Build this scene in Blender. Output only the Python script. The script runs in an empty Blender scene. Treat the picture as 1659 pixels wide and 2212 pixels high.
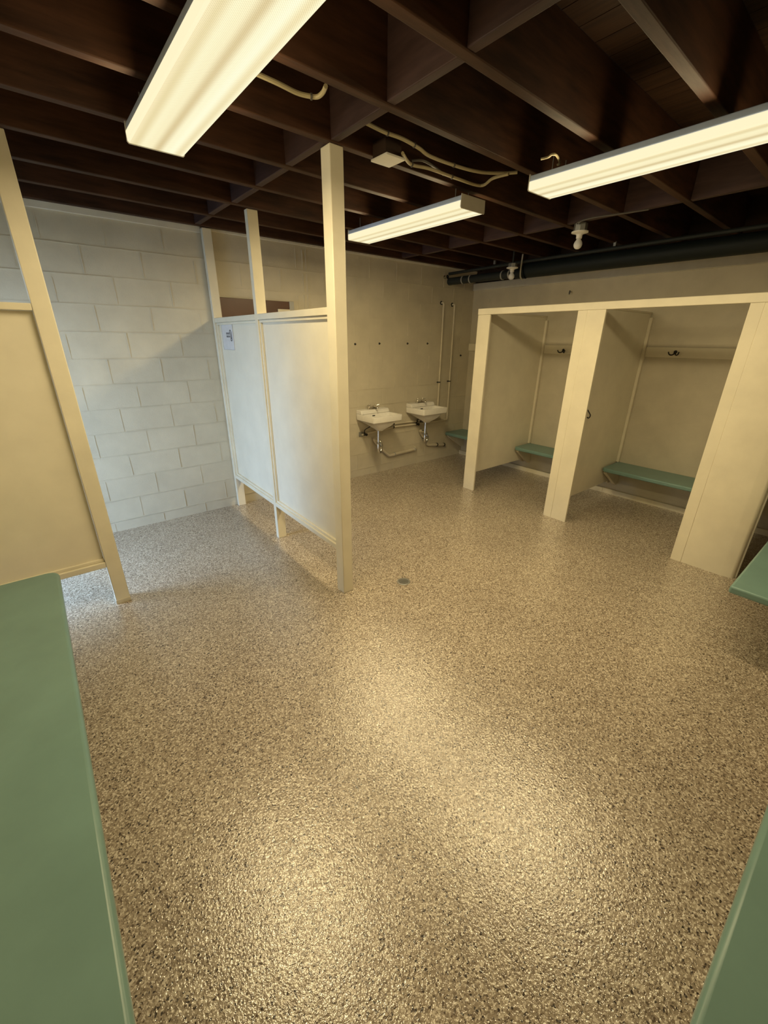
import bpy, bmesh, math, random
from mathutils import Vector, Matrix
random.seed(7)
S = bpy.context.scene
COL = S.collection

# ------------------------------------------------------------------ camera
def make_camera():
    p, r, y = [math.radians(a) for a in (22.7353, 0.6214, 39.3509)]
    fw = Vector((math.sin(y)*math.cos(p), math.cos(y)*math.cos(p), -math.sin(p)))
    rt = Vector((math.cos(y), -math.sin(y), 0)); up = rt.cross(fw)
    R = math.cos(r)*rt + math.sin(r)*up
    U = -math.sin(r)*rt + math.cos(r)*up
    cd = bpy.data.cameras.new('camera'); cam = bpy.data.objects.new('camera', cd)
    COL.objects.link(cam)
    M = Matrix(((R.x, U.x, -fw.x, 0), (R.y, U.y, -fw.y, 0), (R.z, U.z, -fw.z, 1.697), (0, 0, 0, 1)))
    cam.matrix_world = M
    cd.sensor_fit = 'HORIZONTAL'; cd.sensor_width = 36.0
    cd.lens = 36.0*890.355/1659.0
    cd.clip_start = 0.02; cd.clip_end = 100
    S.camera = cam
make_camera()

# ------------------------------------------------------------------ exposure, sky
S.view_settings.view_transform = 'Standard'
S.view_settings.look = 'None'
S.view_settings.gamma = 1.0
S.view_settings.use_curve_mapping = False
S.view_settings.exposure = 0.08
LAMP_COL = (1.0, 0.80, 0.44)
LAMP_W = 27.0           # watts of each wrap fixture's tubes
SIDE_W = 2.2            # light that leaves through each side of the wrap lens
LENS_GLOW = 1.0
SKY_COL = (0.46, 0.68, 1.0)
SKY_STRENGTH = 14.0
w = bpy.data.worlds.new('world'); S.world = w; w.use_nodes = True
bg = w.node_tree.nodes['Background']
bg.inputs['Color'].default_value = (*SKY_COL, 1); bg.inputs['Strength'].default_value = SKY_STRENGTH

# ------------------------------------------------------------------ materials
def nt(name):
    m = bpy.data.materials.new(name); m.use_nodes = True
    t = m.node_tree; b = t.nodes['Principled BSDF']
    return m, t, b
def nd(t, kind, **kw):
    n = t.nodes.new(kind)
    for k, v in kw.items(): setattr(n, k, v)
    return n
def ramp(t, stops, interp='LINEAR'):
    r = nd(t, 'ShaderNodeValToRGB'); cr = r.color_ramp; cr.interpolation = interp
    while len(cr.elements) < len(stops): cr.elements.new(0.5)
    for e, (p, c) in zip(cr.elements, stops):
        e.position = p; e.color = (*c, 1)
    return r
def coords(t, scale=(1, 1, 1)):
    tc = nd(t, 'ShaderNodeNewGeometry'); mp = nd(t, 'ShaderNodeMapping')
    mp.inputs['Scale'].default_value = scale
    t.links.new(tc.outputs['Position'], mp.inputs['Vector'])
    return mp.outputs['Vector']
def noise(t, vec, scale, detail=3, rough=0.55):
    n = nd(t, 'ShaderNodeTexNoise'); n.inputs['Scale'].default_value = scale
    n.inputs['Detail'].default_value = detail; n.inputs['Roughness'].default_value = rough
    t.links.new(vec, n.inputs['Vector']); return n.outputs['Fac']
def bump(t, b, h, strength, dist):
    bp = nd(t, 'ShaderNodeBump'); bp.inputs['Strength'].default_value = strength
    bp.inputs['Distance'].default_value = dist
    t.links.new(h, bp.inputs['Height']); t.links.new(bp.outputs['Normal'], b.inputs['Normal'])
    return bp
def paint(name, col, var=0.06, rough=0.45, bscale=60, bstr=0.25, bdist=0.002, spec=0.4):
    m, t, b = nt(name); v = coords(t)
    n1 = noise(t, v, 5, 4)
    c2 = tuple(c*(1-var*1.6) for c in col); c1 = tuple(min(1, c*(1+var)) for c in col)
    r = ramp(t, [(0.3, c2), (0.7, c1)])
    t.links.new(n1, r.inputs['Fac']); t.links.new(r.outputs['Color'], b.inputs['Base Color'])
    b.inputs['Roughness'].default_value = rough
    b.inputs['Specular IOR Level'].default_value = spec
    bump(t, b, noise(t, v, bscale, 3), bstr, bdist)
    return m
def plain(name, col, rough=0.5, metal=0.0, spec=0.5):
    m, t, b = nt(name)
    n = noise(t, coords(t), 25, 2)
    r = ramp(t, [(0.25, tuple(c*0.96 for c in col)), (0.75, tuple(min(1, c*1.03) for c in col))])
    t.links.new(n, r.inputs['Fac']); t.links.new(r.outputs['Color'], b.inputs['Base Color'])
    b.inputs['Roughness'].default_value = rough; b.inputs['Metallic'].default_value = metal
    b.inputs['Specular IOR Level'].default_value = spec
    return m
def wood(name, c1, c2, scale, rough=0.6, bstr=0.3):
    m, t, b = nt(name); v = coords(t, scale)
    n1 = noise(t, v, 6, 5, 0.6); n2 = noise(t, coords(t), 1.7, 3)
    mx = nd(t, 'ShaderNodeMath', operation='MULTIPLY_ADD'); mx.inputs[1].default_value = 0.5
    t.links.new(n1, mx.inputs[0]); 
    h = nd(t, 'ShaderNodeMath', operation='MULTIPLY'); h.inputs[1].default_value = 0.5
    t.links.new(n2, h.inputs[0]); t.links.new(h.outputs[0], mx.inputs[2])
    r = ramp(t, [(0.36, c1), (0.64, c2)])
    t.links.new(mx.outputs[0], r.inputs['Fac']); t.links.new(r.outputs['Color'], b.inputs['Base Color'])
    b.inputs['Roughness'].default_value = rough; b.inputs['Specular IOR Level'].default_value = 0.25
    bump(t, b, n1, bstr, 0.003)
    return m

CREAM = (0.80, 0.745, 0.60)
M = {}
M['cream'] = paint('cream_paint', CREAM, 0.04, 0.42, 45, 0.18, 0.002)
M['block'] = paint('painted_block', (0.60, 0.55, 0.435), 0.05, 0.55, 85, 0.4, 0.0025)
M['tan'] = paint('tan_wall', (0.36, 0.30, 0.22), 0.05, 0.6, 60, 0.3, 0.003)  # colour made up for the unseen front wall, kept dark to cut bounced fill
M['panel'] = paint('cream_panel', (0.82, 0.77, 0.64), 0.035, 0.36, 18, 0.12, 0.003)
M['trim'] = paint('cream_trim', (0.70, 0.67, 0.58), 0.06, 0.5, 60, 0.3, 0.002)
M['green'] = paint('green_paint', (0.175, 0.295, 0.270), 0.05, 0.33, 12, 0.10, 0.003)
M['joist'] = wood('stained_joist', (0.019, 0.008, 0.0042), (0.078, 0.033, 0.017), (0.6, 5, 5), 0.62)
M['blocking'] = wood('stained_blocking', (0.034, 0.019, 0.018), (0.074, 0.042, 0.039), (5, 0.6, 5), 0.55)
M['deck'] = wood('roof_deck', (0.020, 0.009, 0.004), (0.060, 0.027, 0.012), (9, 0.5, 1), 0.7)
M['rim'] = wood('rim_board', (0.018, 0.010, 0.007), (0.040, 0.022, 0.014), (0.6, 0.6, 5), 0.7)
M['brown'] = paint('brown_board', (0.115, 0.058, 0.038), 0.08, 0.35, 10, 0.1, 0.002)
M['grey'] = plain('grey_cap', (0.42, 0.42, 0.40), 0.45)
M['white'] = plain('white_paint', (0.80, 0.79, 0.74), 0.4)
M['porcelain'] = plain('porcelain', (0.84, 0.82, 0.77), 0.12)
M['chrome'] = plain('chrome', (0.72, 0.70, 0.66), 0.16, 1.0)
M['oldmetal'] = plain('galvanised_metal', (0.32, 0.32, 0.30), 0.42, 0.7)
M['black'] = plain('black_iron', (0.012, 0.011, 0.010), 0.45)
M['pipe'] = paint('cream_pipe', (0.66, 0.60, 0.47), 0.08, 0.4, 80, 0.2, 0.001)
M['dark_pipe'] = plain('black_green_pipe', (0.010, 0.015, 0.016), 0.55, 0.0, 0.3)
M['clamp'] = plain('pale_clamp', (0.42, 0.41, 0.36), 0.5)
M['slate'] = plain('slate_pipe', (0.026, 0.031, 0.030), 0.55, 0.0, 0.3)
M['cable'] = plain('cream_cable', (0.40, 0.34, 0.20), 0.5)
M['grey_cable'] = plain('dark_cable', (0.09, 0.08, 0.07), 0.5)
M['fix_metal'] = plain('fixture_enamel', (0.56, 0.68, 0.92), 0.35)
M['paper'] = plain('laminated_paper', (0.74, 0.74, 0.76), 0.18)
M['ink'] = plain('grey_ink', (0.08, 0.07, 0.075), 0.5)
M['hole'] = plain('dark_recess', (0.01, 0.009, 0.008), 0.9)
M['curb'] = paint('curb_paint', (0.78, 0.72, 0.57), 0.08, 0.5, 40, 0.5, 0.004)
M['asphalt'] = plain('outdoor_paving', (0.14, 0.15, 0.13), 0.9)

def floor_mat():
    m, t, b = nt('flake_epoxy_floor')
    v = coords(t)
    w1 = nd(t, 'ShaderNodeTexNoise'); w1.inputs['Scale'].default_value = 70; w1.inputs['Detail'].default_value = 2
    t.links.new(v, w1.inputs['Vector'])
    off = nd(t, 'ShaderNodeVectorMath', operation='MULTIPLY_ADD')
    off.inputs[1].default_value = (0.012, 0.012, 0.0)
    t.links.new(w1.outputs['Color'], off.inputs[0]); t.links.new(v, off.inputs[2])
    vo = nd(t, 'ShaderNodeTexVoronoi'); vo.inputs['Scale'].default_value = 190
    t.links.new(off.outputs[0], vo.inputs['Vector'])
    sep = nd(t, 'ShaderNodeSeparateColor'); t.links.new(vo.outputs['Color'], sep.inputs[0])
    r = ramp(t, [(0.0, (0.035, 0.022, 0.013)), (0.040, (0.12, 0.085, 0.055)), (0.11, (0.25, 0.198, 0.144)),
                 (0.32, (0.36, 0.298, 0.226)), (0.62, (0.46, 0.392, 0.308)), (0.81, (0.69, 0.622, 0.525))], 'CONSTANT')
    t.links.new(sep.outputs[0], r.inputs['Fac'])
    big = noise(t, v, 1.3, 3)
    rb = ramp(t, [(0.3, (0.88, 0.86, 0.84)), (0.7, (1.06, 1.05, 1.03))])
    t.links.new(big, rb.inputs['Fac'])
    mx = nd(t, 'ShaderNodeMix', data_type='RGBA', blend_type='MULTIPLY'); mx.inputs[0].default_value = 1
    t.links.new(r.outputs['Color'], mx.inputs[6]); t.links.new(rb.outputs['Color'], mx.inputs[7])
    t.links.new(mx.outputs[2], b.inputs['Base Color'])
    b.inputs['Roughness'].default_value = 0.42
    b.inputs['Specular IOR Level'].default_value = 0.5
    b.inputs['Coat Weight'].default_value = 1.0; b.inputs['Coat Roughness'].default_value = 0.07; b.inputs['Coat IOR'].default_value = 1.68
    h = nd(t, 'ShaderNodeMath', operation='MULTIPLY_ADD'); h.inputs[1].default_value = 0.6
    t.links.new(sep.outputs[1], h.inputs[0]); t.links.new(noise(t, v, 140, 3), h.inputs[2])
    bp = bump(t, b, noise(t, v, 115, 2), 1.0, 0.0020)
    t.links.new(bp.outputs['Normal'], b.inputs['Coat Normal'])
    return m
M['floor'] = floor_mat()

def lens_mat(name, strength, stripes):
    m = bpy.data.materials.new(name); m.use_nodes = True; t = m.node_tree
    for n in list(t.nodes): t.nodes.remove(n)
    out = nd(t, 'ShaderNodeOutputMaterial'); e = nd(t, 'ShaderNodeEmission')
    gl = nd(t, 'ShaderNodeBsdfGlossy'); gl.inputs['Roughness'].default_value = 0.25
    gl.inputs['Color'].default_value = (0.05, 0.05, 0.05, 1)
    ad = nd(t, 'ShaderNodeAddShader')
    t.links.new(e.outputs[0], ad.inputs[0]); t.links.new(gl.outputs[0], ad.inputs[1])
    t.links.new(ad.outputs[0], out.inputs['Surface'])
    e.inputs['Strength'].default_value = strength
    tc = nd(t, 'ShaderNodeTexCoord'); sx = nd(t, 'ShaderNodeSeparateXYZ')
    t.links.new(tc.outputs['Object'], sx.inputs[0])
    if stripes:   # two tubes behind the prismatic lens, dimmer gap between and at the rims
        mr = nd(t, 'ShaderNodeMapRange'); mr.inputs[1].default_value = -0.105; mr.inputs[2].default_value = 0.105
        t.links.new(sx.outputs[0], mr.inputs[0])
        r = ramp(t, [(0.0, (0.90, 0.78, 0.47)), (0.10, (0.80, 0.68, 0.38)), (0.24, (0.95, 0.87, 0.56)), (0.36, (0.93, 0.84, 0.53)), (0.5, (0.70, 0.57, 0.31)),
                     (0.64, (0.97, 0.90, 0.60)), (0.76, (1.0, 0.95, 0.66)), (0.9, (0.84, 0.73, 0.43)), (1.0, (0.98, 0.9, 0.6))], 'EASE')
        t.links.new(mr.outputs[0], r.inputs['Fac'])
        # moulded prism pattern
        wv = []
        for ax in (0, 1):
            mm = nd(t, 'ShaderNodeMath', operation='MULTIPLY'); mm.inputs[1].default_value = 2*math.pi/0.0075
            t.links.new(sx.outputs[ax], mm.inputs[0])
            s = nd(t, 'ShaderNodeMath', operation='SINE'); t.links.new(mm.outputs[0], s.inputs[0]); wv.append(s)
        pr = nd(t, 'ShaderNodeMath', operation='MULTIPLY'); t.links.new(wv[0].outputs[0], pr.inputs[0]); t.links.new(wv[1].outputs[0], pr.inputs[1])
        mrr = nd(t, 'ShaderNodeMapRange'); mrr.inputs[1].default_value = -1; mrr.inputs[2].default_value = 1
        mrr.inputs[3].default_value = 0.80; mrr.inputs[4].default_value = 1.14
        t.links.new(pr.outputs[0], mrr.inputs[0])
        mx = nd(t, 'ShaderNodeVectorMath', operation='SCALE')
        t.links.new(r.outputs['Color'], mx.inputs[0]); t.links.new(mrr.outputs[0], mx.inputs['Scale'])
        t.links.new(mx.outputs[0], e.inputs['Color'])
    else:
        e.inputs['Color'].default_value = (1.0, 0.86, 0.55, 1)
    return m
M['lens'] = lens_mat('prismatic_lens', LENS_GLOW, True)
M['lens_side'] = lens_mat('lens_side', 1.0, False)

def glass_bulb():
    m, t, b = nt('frosted_bulb')
    b.inputs['Base Color'].default_value = (0.80, 0.80, 0.80, 1)
    b.inputs['Roughness'].default_value = 0.12
    b.inputs['Subsurface Weight'].default_value = 0.4
    b.inputs['Subsurface Radius'].default_value = (0.02, 0.02, 0.02)
    return m
M['bulb'] = glass_bulb()

# ------------------------------------------------------------------ mesh helpers
ROOTLOC = {}
class MB:
    def __init__(self): self.v = []; self.f = []; self.mi = []
    def box(self, x0, x1, y0, y1, z0, z1, fn=None, mi=0):
        n = len(self.v)
        pts = [(x0, y0, z0), (x1, y0, z0), (x1, y1, z0), (x0, y1, z0), (x0, y0, z1), (x1, y0, z1), (x1, y1, z1), (x0, y1, z1)]
        if fn: pts = [fn(p) for p in pts]
        self.v += pts
        for q in ((0, 3, 2, 1), (4, 5, 6, 7), (0, 1, 5, 4), (1, 2, 6, 5), (2, 3, 7, 6), (3, 0, 4, 7)):
            self.f.append([n+i for i in q]); self.mi.append(mi)
        return self
    def loft(self, rings, cap0=True, cap1=True, mi=0):
        n0 = len(self.v); k = len(rings[0])
        for r in rings: self.v += [tuple(p) for p in r]
        for i in range(len(rings)-1):
            for j in range(k):
                a = n0+i*k+j; b = n0+i*k+(j+1) % k
                self.f.append([a, b, b+k, a+k]); self.mi.append(mi)
        if cap0: self.f.append([n0+j for j in range(k)][::-1]); self.mi.append(mi)
        if cap1: self.f.append([n0+(len(rings)-1)*k+j for j in range(k)]); self.mi.append(mi)
        return self
    def tube(self, path, r, k=10, radii=None):
        P = [Vector(p) for p in path]; rings = []
        nrm = None
        for i, p in enumerate(P):
            d = (P[min(i+1, len(P)-1)]-P[max(i-1, 0)]).normalized()
            if nrm is None:
                nrm = d.orthogonal().normalized()
            else:
                nrm = (nrm-d*nrm.dot(d)); nrm = nrm.normalized() if nrm.length > 1e-6 else d.orthogonal().normalized()
            bn = d.cross(nrm); rr = radii[i] if radii else r
            rings.append([p+nrm*math.cos(2*math.pi*j/k)*rr+bn*math.sin(2*math.pi*j/k)*rr for j in range(k)])
        return self.loft(rings)
    def lathe(self, c, prof, k=24, axis=(0, 0, 1)):
        q = Vector((0, 0, 1)).rotation_difference(Vector(axis)); C = Vector(c)
        rings = [[C+q @ Vector((r*math.cos(2*math.pi*j/k), r*math.sin(2*math.pi*j/k), z)) for j in range(k)] for r, z in prof]
        return self.loft(rings)
    def build(self, name, mat, parent=None, bevel=0, smooth=False, seg=2):
        off = ROOTLOC.get(parent.name, Vector((0, 0, 0))) if parent else Vector((0, 0, 0))
        me = bpy.data.meshes.new(name)
        me.from_pydata([tuple(Vector(p)-off) for p in self.v], [], self.f)
        bm = bmesh.new(); bm.from_mesh(me); bmesh.ops.recalc_face_normals(bm, faces=bm.faces); bm.to_mesh(me); bm.free()
        mats = mat if isinstance(mat, list) else [mat]
        for m in mats: me.materials.append(m)
        if len(mats) > 1:
            for p, i in zip(me.polygons, self.mi): p.material_index = i
        o = bpy.data.objects.new(name, me); COL.objects.link(o)
        if parent: o.parent = parent
        ROOTLOC[o.name] = off
        if smooth:
            for p in me.polygons: p.use_smooth = True
            me.set_sharp_from_angle(angle=math.radians(38))
        if bevel:
            b = o.modifiers.new('bevel', 'BEVEL'); b.width = bevel; b.segments = seg; b.limit_method = 'ANGLE'
            b.angle_limit = math.radians(40)
            for p in me.polygons: p.use_smooth = True
            me.set_sharp_from_angle(angle=math.radians(38))
        return o
def B(name, x0, x1, y0, y1, z0, z1, mat, parent=None, bevel=0.003, fn=None):
    return MB().box(x0, x1, y0, y1, z0, z1, fn).build(name, mat, parent, bevel)
def thing(name, label, cat, loc, group=None):
    o = bpy.data.objects.new(name, None); COL.objects.link(o); o.location = loc
    o.empty_display_size = 0.05
    ROOTLOC[o.name] = Vector(loc)
    o['label'] = label; o['category'] = cat
    if group: o['group'] = group
    return o
def tag(o, label, cat, group=None):
    o['label'] = label; o['category'] = cat
    if group: o['group'] = group
    return o
def recentre(o):
    """move the origin of a one-mesh thing to its base centre"""
    vs = [v.co for v in o.data.vertices]
    c = Vector(((min(v.x for v in vs)+max(v.x for v in vs))/2, (min(v.y for v in vs)+max(v.y for v in vs))/2, min(v.z for v in vs)))
    o.data.transform(Matrix.Translation(-c)); o.location = c
    return o
def struct(o, label=None):
    o['kind'] = 'structure'
    if label: o['label'] = label
    return o
def smooth_path(pts, n=6):
    P = [Vector(p) for p in pts]; out = []
    for i in range(len(P)-1):
        a, b, c, d = P[max(i-1, 0)], P[i], P[i+1], P[min(i+2, len(P)-1)]
        for k in range(n):
            t = k/n
            out.append(0.5*((2*b)+(c-a)*t+(2*a-5*b+4*c-d)*t*t+(3*b-a-3*c+d)*t**3))
    out.append(P[-1]); return out

# ------------------------------------------------------------------ setting
XL, YB, XE, YF = -0.72, 4.295, 5.12, -0.58       # left wall, block wall, right wall, wall behind the camera
JZ, DZ = 2.57, 2.85                              # underside of joists, of roof deck
struct(B('floor', XL-0.15, XE+0.2, YF-0.2, YB+0.2, -0.12, 0.0, M['floor'], bevel=0))
struct(B('floor_outdoor', -6.0, XL-0.15, 0.0, 9.0, -0.14, -0.02, M['asphalt'], bevel=0), 'paving outside the open doorway')
# roof deck boards run from front to back across the joists
dk = MB(); x = XL-0.2
while x < XE+0.3:
    dk.box(x, x+0.136, YF-0.2, YB+0.2, DZ, DZ+0.03); x += 0.140
dk.box(XL-0.2, XE+0.3, YF-0.2, YB+0.2, DZ+0.032, DZ+0.05)
struct(dk.build('ceiling', M['deck']))

C0, CH = 0.0996, 0.2032
def block_wall_back():
    m = MB(); m.box(XL-0.15, XE+0.2, YB, YB+0.19, -0.05, 2.585)
    rnd = random.Random(3)
    def ridge_h(z, x0, x1, h):
        x = x0
        while x < x1:
            l = min(rnd.uniform(0.10, 0.45), x1-x)
            d = h*rnd.uniform(0.5, 1.3); dz = rnd.uniform(-.0012, .0012)
            m.box(x, x+l, YB-d, YB+0.01, z-0.003+dz, z+0.003+dz)
            x += l
    def ridge_v(x, z0, z1, h):
        z = z0+rnd.uniform(0, .02); e = z1-rnd.uniform(0, .03)
        while z < e:
            l = min(rnd.uniform(0.05, 0.12), e-z); d = h*rnd.uniform(.6, 1.25); dx = rnd.uniform(-.0015, .0015)
            m.box(x-0.0035+dx, x+0.0035+dx, YB-d, YB+0.01, z, z+l); z += l
    for k in range(12):
        z = C0+CH*k
        ridge_h(z, XL, 2.40, 0.0055); ridge_h(z, 2.40, XE, 0.0040)
    for k in range(-1, 12):
        z0 = max(0, C0+CH*k); z1 = min(C0+CH*(k+1), 2.55)
        st = 0.51 if k % 2 == 0 else 0.695
        x = st-4*0.41
        while x < 2.36:
            if x > XL+0.05: ridge_v(x+rnd.uniform(-.012, .012), z0, z1, 0.0042)
            x += 0.41
        x = 2.45+(0.0 if k % 2 else 0.205)
        while x < XE-0.1:
            ridge_v(x+0.0, z0, z1, 0.0036); x += 0.41
    # filled-in opening beside the stall: straight seams
    for k in range(7, 12):
        ridge_v(2.41, C0+CH*k, C0+CH*(k+1), 0.006); ridge_v(2.455, C0+CH*k, C0+CH*(k+1), 0.006)
    return m.build('wall_back', M['block'])
struct(block_wall_back())
def block_wall_right():
    m = MB(); m.box(XE, XE+0.19, YF-0.2, YB+0.19, -0.05, 2.34)
    rnd = random.Random(5)
    for k in range(11):
        z = C0+CH*k; y = YF
        while y < YB:
            l = min(rnd.uniform(.15, .5), YB-y); d = 0.0016*rnd.uniform(.4, 1.3)
            m.box(XE-d, XE+.01, y, y+l, z-.0025, z+.0025); y += l
    return m.build('wall_right', M['block'])
struct(block_wall_right())
struct(B('trim_1', XL, 1.425, YB-0.014, YB+0.05, 2.531, 2.587, M['trim']), 'pale board along the top of the block wall')
struct(B('trim_2', 1.505, XE+0.2, YB-0.006, YB+0.05, 2.556, 2.587, M['trim']), 'thin pale edge along the top of the block wall')
struct(B('trim_3', XE-0.022, XE+0.22, YF-0.2, YB, 2.335, 2.425, M['trim']), 'pale plate on top of the right wall')
struct(B('trim_4', XE+0.03, XE+0.1, YF-0.2, YB+0.2, 2.425, 2.9, M['rim']), 'dark rim board above the right wall')
struct(B('trim_5', XL-0.2, XE+0.2, YB+0.045, YB+0.09, 2.585, 2.9, M['rim']), 'dark rim board above the block wall')
# left wall with the open doorway that lets the daylight in
DY0, DY1, DH = 3.12, 3.74, 1.98
wl = MB(); wl.box(XL-0.14, XL, YF-0.2, DY0, -0.05, 2.9); wl.box(XL-0.14, XL, DY1, YB, -0.05, 2.9); wl.box(XL-0.14, XL, DY0, DY1, DH, 2.9)
struct(wl.build('wall_left', M['block']))
df = MB(); df.box(XL-0.15, XL+0.012, DY0-0.05, DY0+0.02, 0, DH+0.04); df.box(XL-0.15, XL+0.012, DY1-0.02, DY1+0.05, 0, DH+0.04)
df.box(XL-0.15, XL+0.012, DY0+0.02, DY1-0.02, DH-0.03, DH+0.04)
struct(df.build('door_1', M['cream'], bevel=0.003), 'frame of the open doorway in the left wall')
struct(B('wall_front', XL-0.15, XE+0.2, YF-0.19, YF, -0.05, 2.9, M['tan'], bevel=0))
# low painted curb at the foot of the right wall
cb = MB(); rnd = random.Random(2); y = YF
while y < YB:
    l = min(rnd.uniform(.05, .16), YB-y); cb.box(XE-0.038-rnd.uniform(0, .006), XE+.01, y-.002, y+l, 0.0, 0.055+rnd.uniform(0, .002)); y += l
struct(cb.build('baseboard_right', M['curb']))
# sky portal in the doorway
pl = bpy.data.lights.new('doorway_portal', 'AREA'); pl.shape = 'RECTANGLE'; pl.size = DY1-DY0; pl.size_y = DH
pl.cycles.is_portal = True
po = bpy.data.objects.new('doorway_portal', pl); COL.objects.link(po)
po.location = (XL-0.16, (DY0+DY1)/2, DH/2)
po.rotation_euler = Vector((-1, 0, 0)).to_track_quat('Z', 'Y').to_euler()

# ------------------------------------------------------------------ joists and blocking
ORD = ['first', 'second', 'third', 'fourth', 'fifth', 'sixth', 'seventh', 'eighth', 'ninth', 'tenth', 'eleventh', 'twelfth']
JY = [4.235, 3.85, 3.43, 2.99, 2.56, 2.135, 1.70, 1.275, 0.815, 0.40, -0.03, -0.45]
SL = 0.026
def jsh(p): return (p[0], p[1]+SL*(p[0]-1.4), p[2])
for i, yc in enumerate(JY):
    s = 0 if i == 0 else SL
    o = B('ceiling_joist', XL-0.1, XE+0.03, yc-0.024, yc+0.024, JZ, DZ, M['joist'], bevel=0.004, fn=(jsh if i else None))
    recentre(o)
    tag(o, 'dark brown roof joist, %s one out from the painted block wall' % ORD[i] if i else 'dark brown roof joist lying right along the top of the block wall', 'roof joist', 'parallel roof joists')
def blocking(xc, where, rows, jit):
    for i in rows:
        y0 = JY[i+1]+0.024; y1 = JY[i]-0.024
        dx = jit[i % len(jit)]
        e = SL*(xc-1.4)
        o = B('blocking_board', xc+dx-0.022, xc+dx+0.022, y0+e+0.001, y1+(e if i else 0)-0.001, JZ+0.004, DZ-0.004, M['blocking'], bevel=0.004)
        recentre(o)
        tag(o, 'dark cross board between joists %s and %s out from block wall, %s' % (ORD[i], ORD[i+1], where), 'blocking board', 'cross boards between the joists')
blocking(1.385, 'over the white partition', range(0, 10), [0.0, -0.012, 0.012])
blocking(3.70, 'over the cubicle fronts', range(0, 10), [0.0, 0.014, -0.010])

# ------------------------------------------------------------------ toilet partition in the middle
def psh(p): return (p[0]+0.020*(p[1]-2.125), p[1], p[2])
tp = thing('toilet_partition', 'white panelled toilet partition with three posts, standing out from the block wall at centre', 'partition', (1.40, 3.2, 0))
def pbox(name, x0, x1, y0, y1, z0, z1, mat=M['cream'], bevel=0.003):
    return B(name, x0, x1, y0, y1, z0, z1, mat, tp, bevel, psh)
PX = 1.378
pbox('post', PX, PX+0.080, 2.125, 2.214, 0.0, JZ, M['cream'], 0.004)
pbox('post', PX+0.010, PX+0.088, 3.238, 3.288, 0.0, 2.514, M['cream'], 0.003)
pbox('post', PX+0.006, PX+0.084, 4.238, 4.288, 0.0, JZ-0.005, M['cream'], 0.003)
for (a, b) in ((2.214, 3.238), (3.288, 4.238)):
    pbox('top_rail', PX+0.010, PX+0.084, a+0.0005, b-0.0005, 1.822, 1.862)
    pbox('bottom_rail', PX+0.010, PX+0.084, a+0.0005, b-0.0005, 0.315, 0.352)
    x0, x1 = PX+0.040, PX+0.056
    pbox('panel', x0, x1, a+0.001, b-0.001, 0.353, 1.821, M['panel'], 0)
    st = MB()
    for (ya, yb, za, zb) in ((a+.001, a+.019, .372, 1.802), (b-.019, b-.001, .372, 1.802), (a+.001, b-.001, .353, .3715), (a+.001, b-.001, 1.8025, 1.821)):
        st.box(x0-0.018, x0-0.0005, ya, yb, za, zb, psh)
    st.build('stop_moulding', M['cream'], tp, 0.002)
# ------------------------------------------------------------------ partition at left
lp = thing('toilet_partition', 'cream panelled toilet partition with one post, behind the end of the long green bench at left', 'partition', (-0.2, 3.02, 0))
B('post', 0.084, 0.168, 2.980, 3.066, 0.0, JZ-0.0, M['cream'], lp, 0.004)
B('post_foot', 0.082, 0.170, 2.9775, 3.068, 0.0, 0.030, M['pipe'], lp, 0.002)
B('top_rail', XL+0.001, 0.0835, 2.983, 3.060, 1.816, 1.850, M['cream'], lp)
B('bottom_rail', XL+0.001, 0.0835, 2.983, 3.060, 0.288, 0.326, M['cream'], lp)
B('panel', XL+0.001, 0.0832, 3.022, 3.036, 0.327, 1.815, M['panel'], lp, 0)
st = MB()
st.box(XL+0.002, 0.083, 3.0035, 3.0215, 0.327, 0.3455)
st.build('stop_moulding', M['cream'], lp, 0.002)

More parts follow.
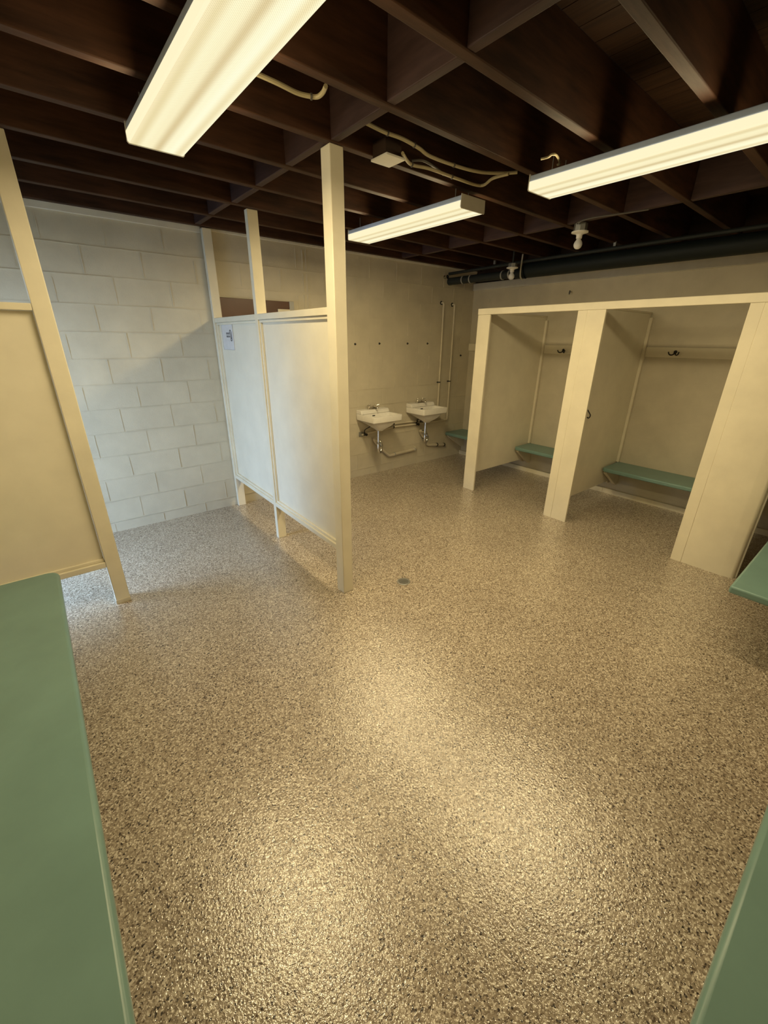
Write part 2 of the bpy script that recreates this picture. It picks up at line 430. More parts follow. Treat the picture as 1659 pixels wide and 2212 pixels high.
# notice on the far panel
def notice():
    xs = PX+0.040+0.020*(4.02-2.125)-0.0005
    s = thing('paper_notice', 'white landscape paper notice with a grey emblem on the far white panel', 'sign', (xs, 4.02, 1.70))
    def at(u, v, d):   # u to the right as seen (towards -y), v up
        y = 4.155-u; return (PX+0.040+0.020*(y-2.125)-d, y, 1.595+v)
    m = MB(); W_, H_ = 0.282, 0.212
    m.loft([[at(0, 0, .0005), at(W_, 0, .0005), at(W_, H_, .0005), at(0, H_, .0005)], [at(0, 0, .0035), at(W_, 0, .0035), at(W_, H_, .0035), at(0, H_, .0035)]])
    m.build('sheet', M['paper'], s)
    e = MB()
    ed = [at(0, 0, .004), at(W_, 0, .004), at(W_, H_, .004), at(0, H_, .004), at(0, 0, .004)]
    for a, b in zip(ed, ed[1:]): e.tube([a, b], 0.0011, 6)
    e.build('laminate_edge', M['grey'], s)
    # grey emblem: a curved arm ending in a ring
    g = MB()
    arc = [(0.205, 0.158), (0.222, 0.163), (0.237, 0.150), (0.245, 0.130), (0.246, 0.110), (0.243, 0.092)]
    arc2 = [(0.205, 0.158), (0.203, 0.147), (0.212, 0.140), (0.220, 0.125), (0.222, 0.110), (0.218, 0.098)]
    g.tube(smooth_path([at(u, v, .0042) for u, v in arc], 4), 0.0032, 6)
    g.tube(smooth_path([at(u, v, .0042) for u, v in arc2], 4), 0.0028, 6)
    ring = [(0.230+0.014*math.cos(a), 0.086+0.012*math.sin(a)) for a in [2*math.pi*k/16 for k in range(17)]]
    g.tube([at(u, v, .0042) for u, v in ring], 0.0032, 6)
    g.build('emblem', M['ink'], s, smooth=True)
    # two short lines of print, too small to read
    t = MB(); rnd = random.Random(11)
    for v0, u0, u1 in ((0.127, 0.108, 0.188), (0.103, 0.112, 0.192)):
        u = u0
        while u < u1:
            wd = rnd.uniform(.008, .013)
            for (a, b, c, d) in ((0, .003, 0, .017), (0, wd*.85, rnd.choice((0, .014, .007)), .0), (wd*.6, wd*.6+.003, 0, .017)):
                if d == 0: d = c+.0035
                t.loft([[at(u+a, v0+c, .0037), at(u+b, v0+c, .0037), at(u+b, v0+d, .0037), at(u+a, v0+d, .0037)],
                        [at(u+a, v0+c, .0043), at(u+b, v0+c, .0043), at(u+b, v0+d, .0043), at(u+a, v0+d, .0043)]])
            u += wd+.005
    t.build('print_line', M['ink'], s)
notice()

# brown board on the block wall seen over the partition
bb = thing('brown_wall_board', 'dark brown board fixed to the block wall above the far toilet panel', 'board', (1.85, YB-0.02, 1.60))
B('board', 1.475, 2.215, YB-0.030, YB-0.006, 1.60, 2.040, M['brown'], bb)
B('end_cap', 2.2155, 2.268, YB-0.034, YB-0.006, 1.60, 2.043, M['grey'], bb)
B('edge_strip', 2.08, 2.2150, YB-0.042, YB-0.0305, 1.88, 1.968, M['cream'], bb)

# ------------------------------------------------------------------ changing cubicles at right
XS = 3.85
cu = thing('changing_cubicles', 'cream timber changing cubicles with tall post boards and header along the right wall', 'cubicles', (4.4, 1.6, 0))
B('header', XS-0.004, XS+0.035, YF+.004, 3.148, 1.946, 2.006, M['cream'], cu, 0.004)
B('header_ledge', XS+0.0355, XS+0.09, YF+.004, 3.148, 1.968, 2.004, M['cream'], cu, 0.003)
def post_board(pts):
    MB().loft([[(a, b, 0.0) for a, b in pts], [(a, b, 1.9455) for a, b in pts]]).build('post_board', M['cream'], cu, 0.003)
def notch(y): return [(XS, y+.0014), (XS+.003, y), (XS, y-.0014)]
post_board([(XS+.022, 3.146), (XS, 3.146), (XS, 2.986), (XS+.022, 2.986)])
post_board([(XS+.022, 2.041), (XS, 2.041)]+notch(1.957)+[(XS, 1.799), (XS+.022, 1.799)])
post_board([(XS+.040, 0.847), (XS, 0.847)]+notch(0.770)+[(XS, 0.502), (XS+.003, 0.494), (XS+.012, 0.440), (XS+.022, 0.424), (XS+.036, 0.418), (XS+.055, 0.416), (XS+.055, 0.45), (XS+.040, 0.46)])
B('post_edge', XS+0.0555, XS+0.075, 0.405, 0.46, 0.0, 1.9455, M['trim'], cu, 0.003)
for yc in (3.105, 1.925, 0.66):
    B('divider_panel', XS+0.0225, XE-0.004, yc-0.010, yc+0.010, 0.185, 1.965, M['panel'], cu, 0.002)
    B('corner_batten', XE-0.040, XE-0.003, yc-0.040, yc-0.0105, 0.40, 1.93, M['cream'], cu, 0.003)
    B('divider_cap', XS+0.05, XE-0.003, yc-0.014, yc+0.014, 1.9655, 1.982, M['cream'], cu, 0.003)
# boards carrying the hooks
def rail(y0, y1, label):
    o = B('hook_rail', XE-0.020, XE-0.0005, y0, y1, 1.553, 1.652, M['cream'], None, 0.003); recentre(o)
    tag(o, label, 'rail', 'hook rails in the cubicles'); return o
rail(3.117, YB-0.001, 'cream hook rail in the corner beside the block wall, left of the cubicles')
rail(1.937, 3.063, 'cream hook rail inside the cubicle nearest the washbasins')
rail(0.672, 1.884, 'cream hook rail inside the second, wider-looking cubicle from the washbasins')
def coat_hook(x, y, z, label, nx=(-1, 0, 0), two=True, s=1.0):
    h = thing('coat_hook', label, 'hook', (x, y, z), 'black coat hooks')
    def L(a, b, c):       # a out from the wall, b sideways, c up
        if nx[0]: return (x-a*s, y+b*s, z+c*s)
        return (x+b*s, y-a*s, z+c*s)
    m = MB(); m.lathe(L(0.0005, 0, 0.012), [(0.001, 0), (0.016*s, 0), (0.016*s, 0.004), (0.010*s, 0.007), (.001, .008)], 16, axis=nx)
    m.build('backplate', M['black'], h, smooth=True)
    if two:
        for sd in (1, -1):
            p = smooth_path([L(.006, 0, .008), L(.020, sd*.012, -.012), L(.034, sd*.028, -.016), L(.046, sd*.042, -.004), L(.052, sd*.046, .014)], 5)
            MB().tube(p, 0.005*s, 8, [0.006*s]*(len(p)-4)+[.0055*s, .006*s, .007*s, .004*s]).build('prong', M['black'], h, smooth=True)
    else:
        p = smooth_path([L(.002, 0, .030), L(.012, 0, .010), L(.026, 0, -.018), L(.030, 0, -.040), L(.024, 0, -.056), L(.012, .0, -.060), L(.004, 0, -.052)], 5)
        MB().tube(p, 0.0052*s, 8).build('prong', M['black'], h, smooth=True)
    return h
coat_hook(XE-0.020, 2.805, 1.585, 'black double coat hook on the rail in the cubicle nearest the washbasins')
coat_hook(XE-0.020, 1.605, 1.595, 'black double coat hook on the rail in the second cubicle from the washbasins')
def side_hook():
    x, y, z = 4.085, 1.9149, 1.075
    h = thing('coat_hook', 'black single coat hook on the divider just inside the middle cubicle post', 'hook', (x, y, z), 'black coat hooks')
    m = MB(); m.lathe((x, y-0.0005, z+0.03), [(.001, 0), (.012, 0), (.012, .003), (.001, .006)], 14, axis=(0, -1, 0)); m.build('backplate', M['black'], h, smooth=True)
    p = smooth_path([(x, y-.004, z+.040), (x, y-.010, z+.022), (x+.004, y-.030, z-.006), (x+.004, y-.048, z-.030), (x, y-.050, z-.050), (x-.012, y-.044, z-.060), (x-.030, y-.040, z-.052)], 5)
    MB().tube(p, 0.0055, 8).build('prong', M['black'], h, smooth=True)
side_hook()

# ------------------------------------------------------------------ benches
def bench_top(m, x0, x1, y0, y1, z0, z1, r, corners):
    """slab with chosen corners rounded in plan: corners is a set of (ix,iy)"""
    pts = []
    for (ix, iy) in ((0, 0), (1, 0), (1, 1), (0, 1)):
        cx = (x0, x1)[ix]; cy = (y0, y1)[iy]
        if (ix, iy) in corners:
            ox = cx+(r if ix == 0 else -r); oy = cy+(r if iy == 0 else -r)
            a0 = {(0, 0): 180, (1, 0): 270, (1, 1): 0, (0, 1): 90}[(ix, iy)]
            for k in range(7):
                a = math.radians(a0+15*k); pts.append((ox+r*math.cos(a), oy+r*math.sin(a)))
        else: pts.append((cx, cy))
    return m.loft([[(p[0], p[1], z0) for p in pts], [(p[0], p[1], z1) for p in pts]])
def cubicle_bench(y0, y1, label, corners, xf):
    t = thing('wall_bench', label, 'bench', ((xf+XE)/2, (y0+y1)/2, 0.385), 'green cubicle benches')
    bench_top(MB(), xf, XE-0.001, y0, y1, 0.355, 0.398, 0.05, corners).build('seat', M['green'], t, 0.010)
    B('support_block', XE-0.001-.26, XE-0.001, (y0+y1)/2-.02, (y0+y1)/2+.02, 0.322, 0.3545, M['cream'], t, 0.002)
    for yb in (y0+0.006, y1-0.046):
        g = MB(); ring = [(XE-0.001, 0.354), (xf+0.06, 0.354), (xf+0.06, 0.325), (XE-0.05, 0.13), (XE-0.001, 0.13)]
        g.loft([[(a, yb, c) for a, c in ring], [(a, yb+0.04, c) for a, c in ring]]).build('bracket', M['cream'], t, 0.003)
cubicle_bench(3.118, YB-0.003, 'short green bench in the corner beside the right-hand washbasin', {(0, 1)}, 4.69)
cubicle_bench(1.938, 3.083, 'green bench in the cubicle nearest the washbasins', {(0, 1)}, 4.745)
cubicle_bench(0.675, 1.903, 'green bench in the second cubicle, right of the middle post board', {(0, 1)}, 4.70)
def long_bench(label, x0, x1, y0, y1, zt, corners, legs, r=0.03, th=0.042, bev=0.014):
    t = thing('bench', label, 'bench', ((x0+x1)/2, (y0+y1)/2, 0))
    bench_top(MB(), x0, x1, y0, y1, zt-th, zt, r, corners).build('seat', M['green'], t, bev, seg=4)
    for (a, b, c, d) in legs:
        B('leg_board', a, b, c, d, 0.0, zt-th-0.0005, M['cream'], t, 0.004)
    return t
long_bench('long green bench at the left edge, reaching back to the cream partition', XL+0.002, -0.146, YF+0.01, 2.785, 0.45, {(1, 1)},
           [(XL+0.01, -0.36, 2.55, 2.59), (XL+0.01, -0.36, 1.2, 1.24), (XL+0.01, -0.36, -0.2, -0.16)], 0.06)
long_bench('green bench at the lower right corner, close to the viewer', 0.30, 1.95, YF+0.002, -0.112, 0.45, set(), [(0.5, 0.54, YF+.01, -.3), (1.7, 1.74, YF+.01, -.3)])
far = long_bench('green bench with a rounded end at the right edge, beside the widest cubicle post', 2.742, 4.75, -0.12, 0.296, 0.45, set(), [(3.75, 3.79, -.10, .12), (4.5, 4.54, -.10, .12)], th=0.045, bev=0.012)

# ------------------------------------------------------------------ washbasins
def rrect(x0, x1, y0, y1, z, r, k=5):
    pts = []
    for cx, cy, a0 in ((x1-r, y1-r, 0), (x0+r, y1-r, 90), (x0+r, y0+r, 180), (x1-r, y0+r, 270)):
        for i in range(k):
            a = math.radians(a0+90*i/(k-1)); pts.append((cx+r*math.cos(a), cy+r*math.sin(a), z))
    return pts
def washbasin(x0, x1, yf, zr, label, wl):
    yb = YB-0.003; cx = (x0+x1)/2; cyb = (yf+yb)/2
    t = thing('washbasin', label, 'sink', (cx, cyb, zr), 'wall-hung washbasins')
    m = MB()
    rings = [rrect(cx-.04, cx+.04, cyb-.05, cyb+.03, zr-.205, .035),
             rrect(cx-.06, cx+.06, cyb-.07, cyb+.05, zr-.185, .04),
             rrect(cx-.13, cx+.13, cyb-.12, cyb+.09, zr-.140, .05),
             rrect(x0+.045, x1-.045, yf+.05, yb-.0, zr-.088, .03),
             rrect(x0+.012, x1-.012, yf+.012, yb, zr-.078, .02),
             rrect(x0+.004, x1-.004, yf+.004, yb, zr-.070, .018),
             rrect(x0, x1, yf, yb, zr-.008, .018), rrect(x0+.005, x1-.005, yf+.005, yb, zr, .016),
             rrect(x0+.028, x1-.028, yf+.028, yb-.115, zr-.001, .02),
             rrect(x0+.034, x1-.034, yf+.034, yb-.120, zr-.012, .03),
             rrect(x0+.065, x1-.065, yf+.075, yb-.140, zr-.095, .05),
             rrect(cx-.08, cx+.08, cyb-.09, cyb+.03, zr-.128, .05),
             rrect(cx-.025, cx+.025, cyb-.04, cyb+.01, zr-.135, .024)]
    m.loft(rings); m.build('basin', M['porcelain'], t, 0, True)
    # raised back ledge that carries the tap
    lg = MB(); pr = [(yb-.118, zr+.0005), (yb-.105, zr+.030), (yb-.088, zr+.046), (yb, zr+.050), (yb, zr+.0005)]
    lg.loft([[(x0+.006, a, b) for a, b in pr], [(x1-.006, a, b) for a, b in pr]]).build('back_ledge', M['porcelain'], t, 0.006)
    ov = MB(); ov.box(cx-.062, cx-.022, yb-.126, yb-.118, zr-.030, zr-.019); ov.build('overflow_slot', M['hole'], t)
    dr = MB(); dr.lathe((cx, cyb-.015, zr-.1345), [(.001, 0), (.022, 0), (.022, .003), (.001, .002)], 18); dr.build('drain', M['chrome'], t, smooth=True)
    # tap: deck plate, two lever handles, spout
    zt = zr+.0505; yt = yb-.045
    fb = MB(); fb.loft([rrect(cx-.078, cx+.078, yt-.022, yt+.022, zt, .02), rrect(cx-.076, cx+.076, yt-.020, yt+.020, zt+.016, .018)])
    f = fb.build('tap', M['chrome'], t, 0, True)
    for s in (-1, 1):
        k = MB(); k.lathe((cx+s*.052, yt, zt+.016), [(.017, 0), (.016, .012), (.011, .022), (.012, .034), (.009, .042), (.001, .043)], 14)
        k.tube([(cx+s*.052, yt, zt+.036), (cx+s*.080, yt-.012, zt+.044), (cx+s*.092, yt-.018, zt+.047)], .006, 8)
        k.build('handle', M['chrome'], f, 0, True)
    sp = MB(); p = smooth_path([(cx, yt, zt+.012), (cx, yt-.012, zt+.030), (cx, yt-.055, zt+.036), (cx, yt-.098, zt+.028), (cx, yt-.108, zt+.012)], 5)
    sp.tube(p, .011, 10, [.014-.004*i/len(p) for i in range(len(p))]).build('spout', M['chrome'], f, 0, True)
    # chrome tailpiece and trap under the bowl
    tx, ty = cx-.018, cyb-.01
    tr = MB(); tr.tube([(tx, ty, zr-.200), (tx, ty, zr-.345)], .0165, 12)
    tr.build('tailpiece', M['chrome'], t, 0, True)
    yw = YB-0.052
    u = MB()
    p = smooth_path([(tx, ty, zr-.340), (tx, ty, zr-.440), (tx+.014, ty+.006, zr-.486), (tx+.042, ty+.014, zr-.490), (tx+.066, ty+.024, zr-.450), (tx+.066, ty+.034, zr-.385), (tx+.054, ty+.060, zr-.352), (tx+.046, ty+.100, zr-.348)], 6)
    u.tube(p, .0175, 12)
    tr2 = u.build('trap', M['chrome'], t, 0, True)
    for c_ in ((tx, ty, zr-.375), (tx+.066, ty+.030, zr-.425)):
        n = MB(); n.lathe(c_, [(.018, 0), (.027, .002), (.027, .022), (.018, .024)], 10); n.build('slip_nut', M['oldmetal'], tr2, 0, True)
    return (tx, ty, zr)
s1 = washbasin(3.045, 3.505, 3.922, 0.83, 'white washbasin nearer the toilet partition, left of the pair', None)
s2 = washbasin(3.885, 4.340, 3.930, 0.842, 'white washbasin nearer the cubicles, right of the pair', None)
def clampring(m, c, r, ax):
    m.lathe(c, [(r, 0), (r+.006, .001), (r+.006, .014), (r, .015)], 12, axis=ax)
# drain pipes of the two basins, running along the wall
wp = thing('waste_pipe', 'cream waste pipe sloping down the wall under the left washbasin', 'pipe', (3.7, YB-.045, .2), 'washbasin waste pipes')
yp = YB-0.040
MB().tube(smooth_path([(3.303, yp-.058, .482), (3.303, yp-.012, .478), (3.33, yp, .445), (3.40, yp, .370)], 4)+[Vector((3.555, yp, .228)), Vector((3.58, yp, .218)), Vector((4.05, yp, .232)), Vector((4.075, yp+.01, .236)), Vector((4.09, YB-.001, .242))], .020, 12).build('pipe', M['pipe'], wp, 0, True)
for c_, a_ in (((3.42, yp, .348), (.74, 0, -.66)), ((3.66, yp, .2205), (1, 0, .03)), ((4.04, yp, .2315), (1, 0, .03))):
    m = MB(); clampring(m, c_, .020, a_); m.build('coupling', M['clamp'], wp, 0, True)
wp = thing('waste_pipe', 'cream waste pipe sloping down the wall under the right washbasin', 'pipe', (4.4, YB-.045, .2), 'washbasin waste pipes')
MB().tube(smooth_path([(4.140, yp-.052, .494), (4.140, yp-.012, .492), (4.16, yp, .465), (4.21, yp, .400)], 4)+[Vector((4.31, yp, .268)), Vector((4.33, yp, .258)), Vector((4.66, yp, .215)), Vector((4.69, yp+.01, .212)), Vector((4.705, YB-.001, .212))], .020, 12).build('pipe', M['pipe'], wp, 0, True)
for c_, a_ in (((4.22, yp, .392), (.58, 0, -.8)), ((4.50, yp, .2359), (1, 0, -.13)), ((4.655, yp, .2155), (1, 0, -.13))):
    m = MB(); clampring(m, c_, .021, a_); m.build('coupling', M['black'], wp, 0, True)
# water supply
sp = thing('supply_pipes', 'cream water supply pipes with black stop valves running along the wall under both washbasins', 'pipe', (3.7, YB-.03, .55))
ys = YB-0.026
MB().tube([(3.12, ys, .560), (3.64, ys, .600), (4.06, ys, .590), (4.62, ys, .590), (4.70, ys, .590)], .0115, 10).build('pipe', M['pipe'], sp, 0, True)
MB().tube([(3.37, ys, .628), (3.64, ys, .642), (4.06, ys, .632), (4.46, ys, .640)], .010, 10).build('pipe', M['pipe'], sp, 0, True)
for cx in (3.645, 4.08):
    m = MB(); clampring(m, (cx, ys, .598 if cx < 4 else .590), .0115, (1, 0, 0)); clampring(m, (cx, ys, .642 if cx < 4 else .632), .010, (1, 0, 0)); m.build('pipe_clip', M['black'], sp, 0, True)
for (vx, vz, ex, ez) in ((3.16, .563, 3.235, .700), (3.40, .603, 3.33, .70), (4.08, .592, 4.07, .71), (4.16, .632, 4.15, .71)):
    v = MB(); v.lathe((vx, ys-.001, vz-.020), [(.001, 0), (.012, .002), (.016, .014), (.016, .030), (.010, .040), (.001, .042)], 12)
    v.lathe((vx, ys-.012, vz), [(.006, 0), (.007, .025), (.018, .027), (.018, .036), (.001, .037)], 10, axis=(0, -1, 0))
    vb = v.build('stop_valve', M['black'], sp, 0, True)
    MB().tube(smooth_path([(vx, ys, vz+.02), (vx-.005, ys-.02, vz+.06), ((vx+ex)/2, ys-.06, (vz+ez)/2+.03), (ex, ys-.09, ez)], 5), .0062, 8).build('supply_hose', M['black'], vb, 0, True)
B('wall_flange', 3.085, 3.145, YB-.014, YB-.001, .535, .595, M['oldmetal'], sp, .004)
# risers in the corner
def riser(x, zt, zb, zj, label):
    t = thing('riser_pipe', label, 'pipe', (x, YB-.03, zb), 'thin riser pipes')
    y = YB-.030
    MB().tube(smooth_path([(x-.018, YB-.001, zt+.016), (x-.008, y+.008, zt+.018), (x, y, zt+.004), (x, y, zt-.03)], 5)+[Vector((x, y, zb))], .0125, 10).build('pipe', M['pipe'], t, 0, True)
    m = MB(); m.lathe((x-.018, YB-.0005, zt+.016), [(.001, 0), (.026, 0), (.024, .004), (.012, .006)], 14, axis=(0, -1, 0)); m.build('wall_flange', M['slate'], t, 0, True)
    m = MB(); clampring(m, (x, y, zj-.007), .0125, (0, 0, 1)); m.box(x-.024, x+.024, YB-.020, YB-.001, zj-.006, zj+.006); m.build('pipe_clip', M['slate'], t, 0, True)
riser(4.490, 2.135, 0.655, 1.140, 'thin cream riser pipe, left of the pair right of the washbasins')
riser(4.705, 2.125, 0.604, 1.143, 'thin cream riser pipe, right of the pair, nearest the corner')
for x, z, lb in ((3.052, 1.641, 'leftmost of the row of plugs over the left washbasin'), (3.418, 1.648, 'second from the left in the row of plugs over the washbasins'),
                 (3.883, 1.649, 'third from the left in the row of plugs over the washbasins'), (4.246, 1.650, 'rightmost in the row of plugs, just left of the riser pipes'), (4.935, 1.491, 'alone between the riser pipes and the corner')):
    m = MB(); m.lathe((x, YB-.0005, z), [(.001, 0), (.013, 0), (.012, .004), (.006, .008), (.005, .020), (.001, .021)], 12, axis=(0, -1, 0))
    o = m.build('wall_plug', M['black'], None, 0, True); recentre(o); tag(o, 'tiny dark wall plug, '+lb, 'plug', 'wall plugs over the washbasins')

# ------------------------------------------------------------------ fluorescent fixtures
def fixture(xc, y0, y1, label, tilt=0.0):
    yc = (y0+y1)/2; hw = 0.112
    t = thing('ceiling_light', label, 'light', (xc, yc, 2.45), 'fluorescent wrap lights')
    m = MB(); m.box(xc-.108, xc+.108, y0+.003, y1-.003, 2.484, 2.512); m.build('housing', M['fix_metal'], t, 0.004)
    z0 = 2.446
    L0 = y0+.006; L1 = y1-.006
    ln = MB(); ln.box(xc-hw+.006, xc+hw-.006, L0, L1, z0, z0+.004); lo = ln.build('lens', M['lens'], None)
    # the lens keeps its own centre so that its tube bands follow it
    lo.data.transform(Matrix.Translation((-xc, -yc, -2.45))); lo.parent = t
    sd = MB()
    for s in (-1, 1):
        a = [(xc+s*(hw-.006), z0), (xc+s*hw, z0+.006), (xc+s*(hw+.001), 2.483), (xc+s*(hw-.003), 2.483)]
        sd.loft([[(p, L0, q) for p, q in a], [(p, L1, q) for p, q in a]])
    sd.build('lens_side', M['lens_side'], t)
    for ya, yb in ((y0, y0+.0055), (y1-.0055, y1)):
        e = MB(); ring = [(xc-.112, 2.518), (xc-.115, 2.450), (xc-.108, 2.443), (xc+.108, 2.443), (xc+.115, 2.450), (xc+.112, 2.518)]
        e.loft([[(p, ya, q) for p, q in ring], [(p, yb, q) for p, q in ring]]); e.build('end_cap', M['white'], t, 0.0015)
    for yy in (y0+.10, y1-.10):
        for s in (-.06, .06):
            MB().tube([(xc+s, yy, 2.511), (xc+s, yy, JZ+.02)], .003, 6).build('hanger', M['oldmetal'], t)
    ld = bpy.data.lights.new('tubes', 'AREA'); ld.shape = 'RECTANGLE'; ld.size = 0.20; ld.size_y = (y1-y0)-.04
    ld.energy = LAMP_W; ld.color = LAMP_COL
    lb = bpy.data.objects.new('tube_light', ld); COL.objects.link(lb); lb.parent = t
    lb.location = (0, 0, 2.440-2.45)
    for sgn in (-1, 1):
        l2 = bpy.data.lights.new('tubes_side', 'AREA'); l2.shape = 'RECTANGLE'; l2.size = 0.03; l2.size_y = (y1-y0)-.04
        l2.energy = SIDE_W; l2.color = LAMP_COL
        q = bpy.data.objects.new('tube_side_light', l2); COL.objects.link(q); q.parent = t
        q.location = (sgn*0.118, 0, 0.022)
        q.rotation_euler = (0, -sgn*math.radians(96), 0)
    return t
fixture(0.655, 1.135, 2.385, 'large lit fluorescent wrap light at top left, nearest the viewer')
fixture(2.392, 2.070, 3.285, 'lit fluorescent wrap light just right of the tall partition post, farthest from the viewer')
fixture(2.430, 0.400, 1.632, 'lit fluorescent wrap light at the right edge, over the open floor')

# bare-bulb lampholders
def lampholder(x, y, zp, label, zb=None):
    t = thing('lampholder', label, 'light', (x, y, zp-.11), 'unlit bare bulbs')
    m = MB(); k = 8; m.loft([[(x+.050*math.cos(2*math.pi*(j+.5)/k), y+.052*math.sin(2*math.pi*(j+.5)/k), z) for j in range(k)] for z in (zp+.006, zb or JZ-.001)])
    m.build('junction_box', M['oldmetal'], t, .003)
    if zb: MB().tube([(x, y, zb+.0005), (x, y, DZ-.001)], .010, 8).build('conduit_drop', M['slate'], t, 0, True)
    m = MB(); m.lathe((x, y, zp-.075), [(.001, .030), (.021, .030), (.023, .036), (.023, .052), (.028, .060), (.050, .066), (.064, .070), (.064, .079), (.040, .081), (.001, .081)], 28); m.build('porcelain_base', M['porcelain'], t, 0, True)
    m = MB(); m.lathe((x, y, zp-.118), [(.0005, 0), (.013, .002), (.024, .009), (.031, .021), (.0335, .033), (.031, .046), (.024, .058), (.018, .066), (.0165, .0725)], 24); m.build('bulb', M['bulb'], t, 0, True)
lampholder(3.70, 2.062, 2.508, 'unlit bare bulb in a white lampholder hanging alone over the middle cubicle post')
lampholder(4.44, 3.205, 2.445, 'unlit bare bulb in a white lampholder in front of the dark pipes, near the corner', 2.488)

# ------------------------------------------------------------------ pipes under the roof at right
dp = thing('overhead_pipe', 'fat black pipe running under the joists along the right wall', 'pipe', (4.68, 1.3, 2.36))
MB().tube([(4.68, YF+.002, 2.424), (4.68, 3.20, 2.438)], .076, 24).build('pipe', M['dark_pipe'], dp, 0, True)
MB().tube([(4.66, 3.18, 2.43), (4.64, 3.30, 2.415)], .06, 20, [.076, .052]).build('reducer', M['dark_pipe'], dp, 0, True)
MB().tube([(4.64, 3.301, 2.415), (4.60, 4.20, 2.412), (4.598, YB-.001, 2.412)], .044, 18).build('narrow_pipe', M['slate'], dp, 0, True)
for yy in (3.36, 3.46, 3.93, 4.05):
    m = MB(); m.lathe((4.64-.04*(yy-3.3), yy, 2.414), [(.045, 0), (.049, .001), (.049, .016), (.045, .017)], 18, axis=(0, 1, 0)); m.build('clamp_band', M['clamp'], dp, 0, True)
MB().tube(smooth_path([(4.578, 3.185, JZ+.02), (4.578, 3.19, 2.45), (4.588, 3.19, 2.372), (4.63, 3.19, 2.345)], 6), .009, 8).build('hanger_strap', M['clamp'], dp, 0, True)
tpipe = thing('thin_pipe', 'thin dark grey pipe running above the fat black pipe at right', 'pipe', (4.60, 1.8, 2.5))
MB().tube([(4.63, YF+.002, 2.530), (4.62, 3.2, 2.522), (4.59, YB-.001, 2.500)], .018, 10).build('pipe', M['slate'], tpipe, 0, True)
for yy in (0.9, 2.2, 3.6):
    B('pipe_hook', 4.615, 4.635, yy-.012, yy+.012, 2.541, JZ+.01, M['oldmetal'], tpipe, .002)
v = MB(); v.lathe((4.50, YB-.001, 2.455), [(.001, 0), (.022, 0), (.02, .01), (.012, .014), (.012, .045), (.024, .047), (.024, .058), (.001, .06)], 14, axis=(0, -1, 0))
o = v.build('pipe_valve', M['chrome'], None, 0, True); recentre(o); tag(o, 'small shiny valve stub on the block wall left of the dark pipe ends', 'valve')
m = MB(); m.tube([(XE-.001, 2.85, 2.225), (XE-.05, 2.83, 2.235), (XE-.062, 2.825, 2.20)], .008, 8)
o = m.build('bent_nail', M['oldmetal'], None, 0, True); recentre(o); tag(o, 'small bent metal stub on the right wall above the first cubicle', 'nail')
m = MB(); m.lathe((XE-.0005, 4.02, 2.20), [(.001, 0), (.024, 0), (.022, .006), (.012, .007), (.001, .002)], 14, axis=(-1, 0, 0))
o = m.build('wall_boss', M['block'], None, 0, True); recentre(o); tag(o, 'small round painted boss on the right wall above the bench corner', 'plug')

# ------------------------------------------------------------------ wiring in the joists
jb = thing('junction_box', 'square white-covered junction box on a joist, right of the tall partition post', 'box', (1.66, 2.06, 2.545))
B('box', 1.625, 1.730, 2.000, 2.105, 2.5505, 2.62, M['rim'], jb, .003)
B('cover', 1.618, 1.742, 1.982, 2.112, 2.540, 2.550, M['white'], jb, .002)
def cable(pts, r, label, mat='cable', clips=()):
    t = thing('cable', label, 'cable', pts[0])
    p = smooth_path(pts, 6)
    MB().tube(p, r, 8).build('sheath', M[mat], t, 0, True)
    for c in clips:
        q = p[int(c*(len(p)-1))]; d = (p[min(int(c*(len(p)-1))+1, len(p)-1)]-p[int(c*(len(p)-1))]).normalized()
        m = MB(); m.lathe(q-d*.004, [(r, 0), (r+.003, .0), (r+.003, .008), (r, .008)], 10, axis=d); m.build('staple', M['grey_cable'], t)
    return t
def zc(pts, z):     # points measured at height 2.53, carried up their lines of sight to z
    k = (z-1.697)/(2.53-1.697); return [(a*k, b*k, z) for a, b in pts]
cable(zc([(1.331, 1.772), (1.443, 1.786), (1.548, 1.784), (1.671, 1.807), (1.78, 1.839), (1.981, 1.837), (2.133, 1.807), (2.237, 1.734), (2.278, 1.681)], 2.60), .0085,
      'long pale cable drooping along the joist bay from the cross board to the right-hand light', clips=(.15, .35, .62))
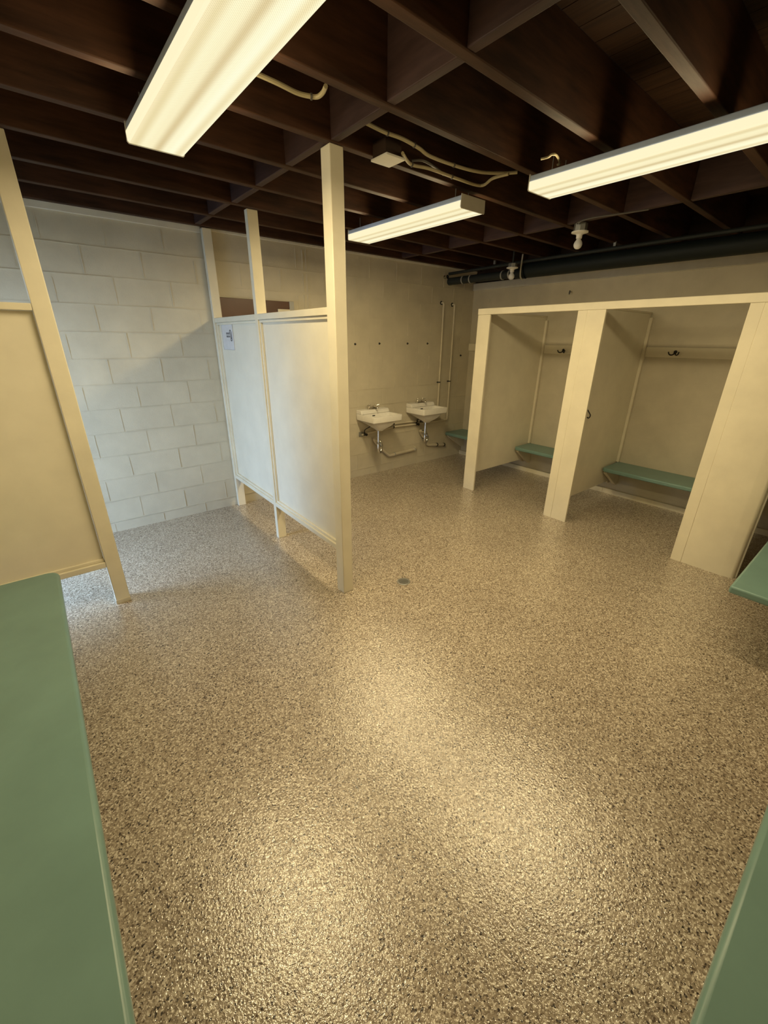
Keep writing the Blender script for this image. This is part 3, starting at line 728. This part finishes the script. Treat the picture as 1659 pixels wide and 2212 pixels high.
cable(zc([(1.65, 1.90), (1.732, 1.956), (1.792, 1.976), (1.895, 1.954), (2.098, 1.957), (2.296, 1.944), (2.253, 1.822), (2.262, 1.726)], 2.56), .0080,
      'pale cable sagging from the white junction box and kinking back to the joist', clips=(.28, .55))
cable(zc([(0.80, 1.735), (0.844, 1.738), (0.922, 1.744), (1.001, 1.755), (1.044, 1.747), (1.074, 1.73), (1.075, 1.692), (1.061, 1.648)], 2.60), .0085,
      'short pale cable hooking out from beside the large near light', clips=(.62,))
cable(zc([(2.215, 1.503), (2.222, 1.468), (2.206, 1.437), (2.238, 1.431), (2.335, 1.470), (2.345, 1.490)], 2.545), .0055, 'thin looped wire standing over the end of the right-hand light')
cable(zc([(1.746, 1.937), (1.791, 1.90), (1.899, 1.924), (2.004, 1.964)], 2.58), .006, 'dark grey wire beside the sagging pale cable', 'grey_cable')
cable([(3.64, 2.06, 2.557), (3.58, 2.02, 2.553), (3.56, 1.9, 2.557), (3.60, 1.72, 2.556), (3.66, 1.55, 2.562)], .006, 'thin brown wire under the cross board beside the hanging bulb', 'grey_cable')

# ------------------------------------------------------------------ floor drain
fd = thing('floor_drain', 'small round slotted metal drain set in the speckled floor', 'drain', (1.822, 1.978, 0))
MB().lathe((1.822, 1.978, 0.0), [(.036, .0005), (.050, .0005), (.050, .003), (.044, .005), (.038, .004), (.036, .0005)], 32).build('rim', M['oldmetal'], fd, 0, True)
MB().lathe((1.822, 1.978, 0.0006), [(.0005, 0), (.036, 0), (.036, .0006), (.0005, .0006)], 24).build('recess', M['hole'], fd)
g = MB()
for k in range(-2, 3):
    hl = math.sqrt(max(0, .037**2-(k*.0145)**2)); a = Vector((.82, -.57, 0)); b = Vector((.57, .82, 0))
    c = Vector((1.822, 1.978, 0))+b*(k*.0145)
    ring = lambda s, z: [tuple(c+a*s*hl-b*.0042+Vector((0, 0, z))), tuple(c+a*s*hl+b*.0042+Vector((0, 0, z)))]
    p = [c-a*hl-b*.0042, c+a*hl-b*.0042, c+a*hl+b*.0042, c-a*hl+b*.0042]
    g.loft([[tuple(q+Vector((0, 0, .0013))) for q in p], [tuple(q+Vector((0, 0, .0042))) for q in p]])
g.build('grate', M['oldmetal'], fd)
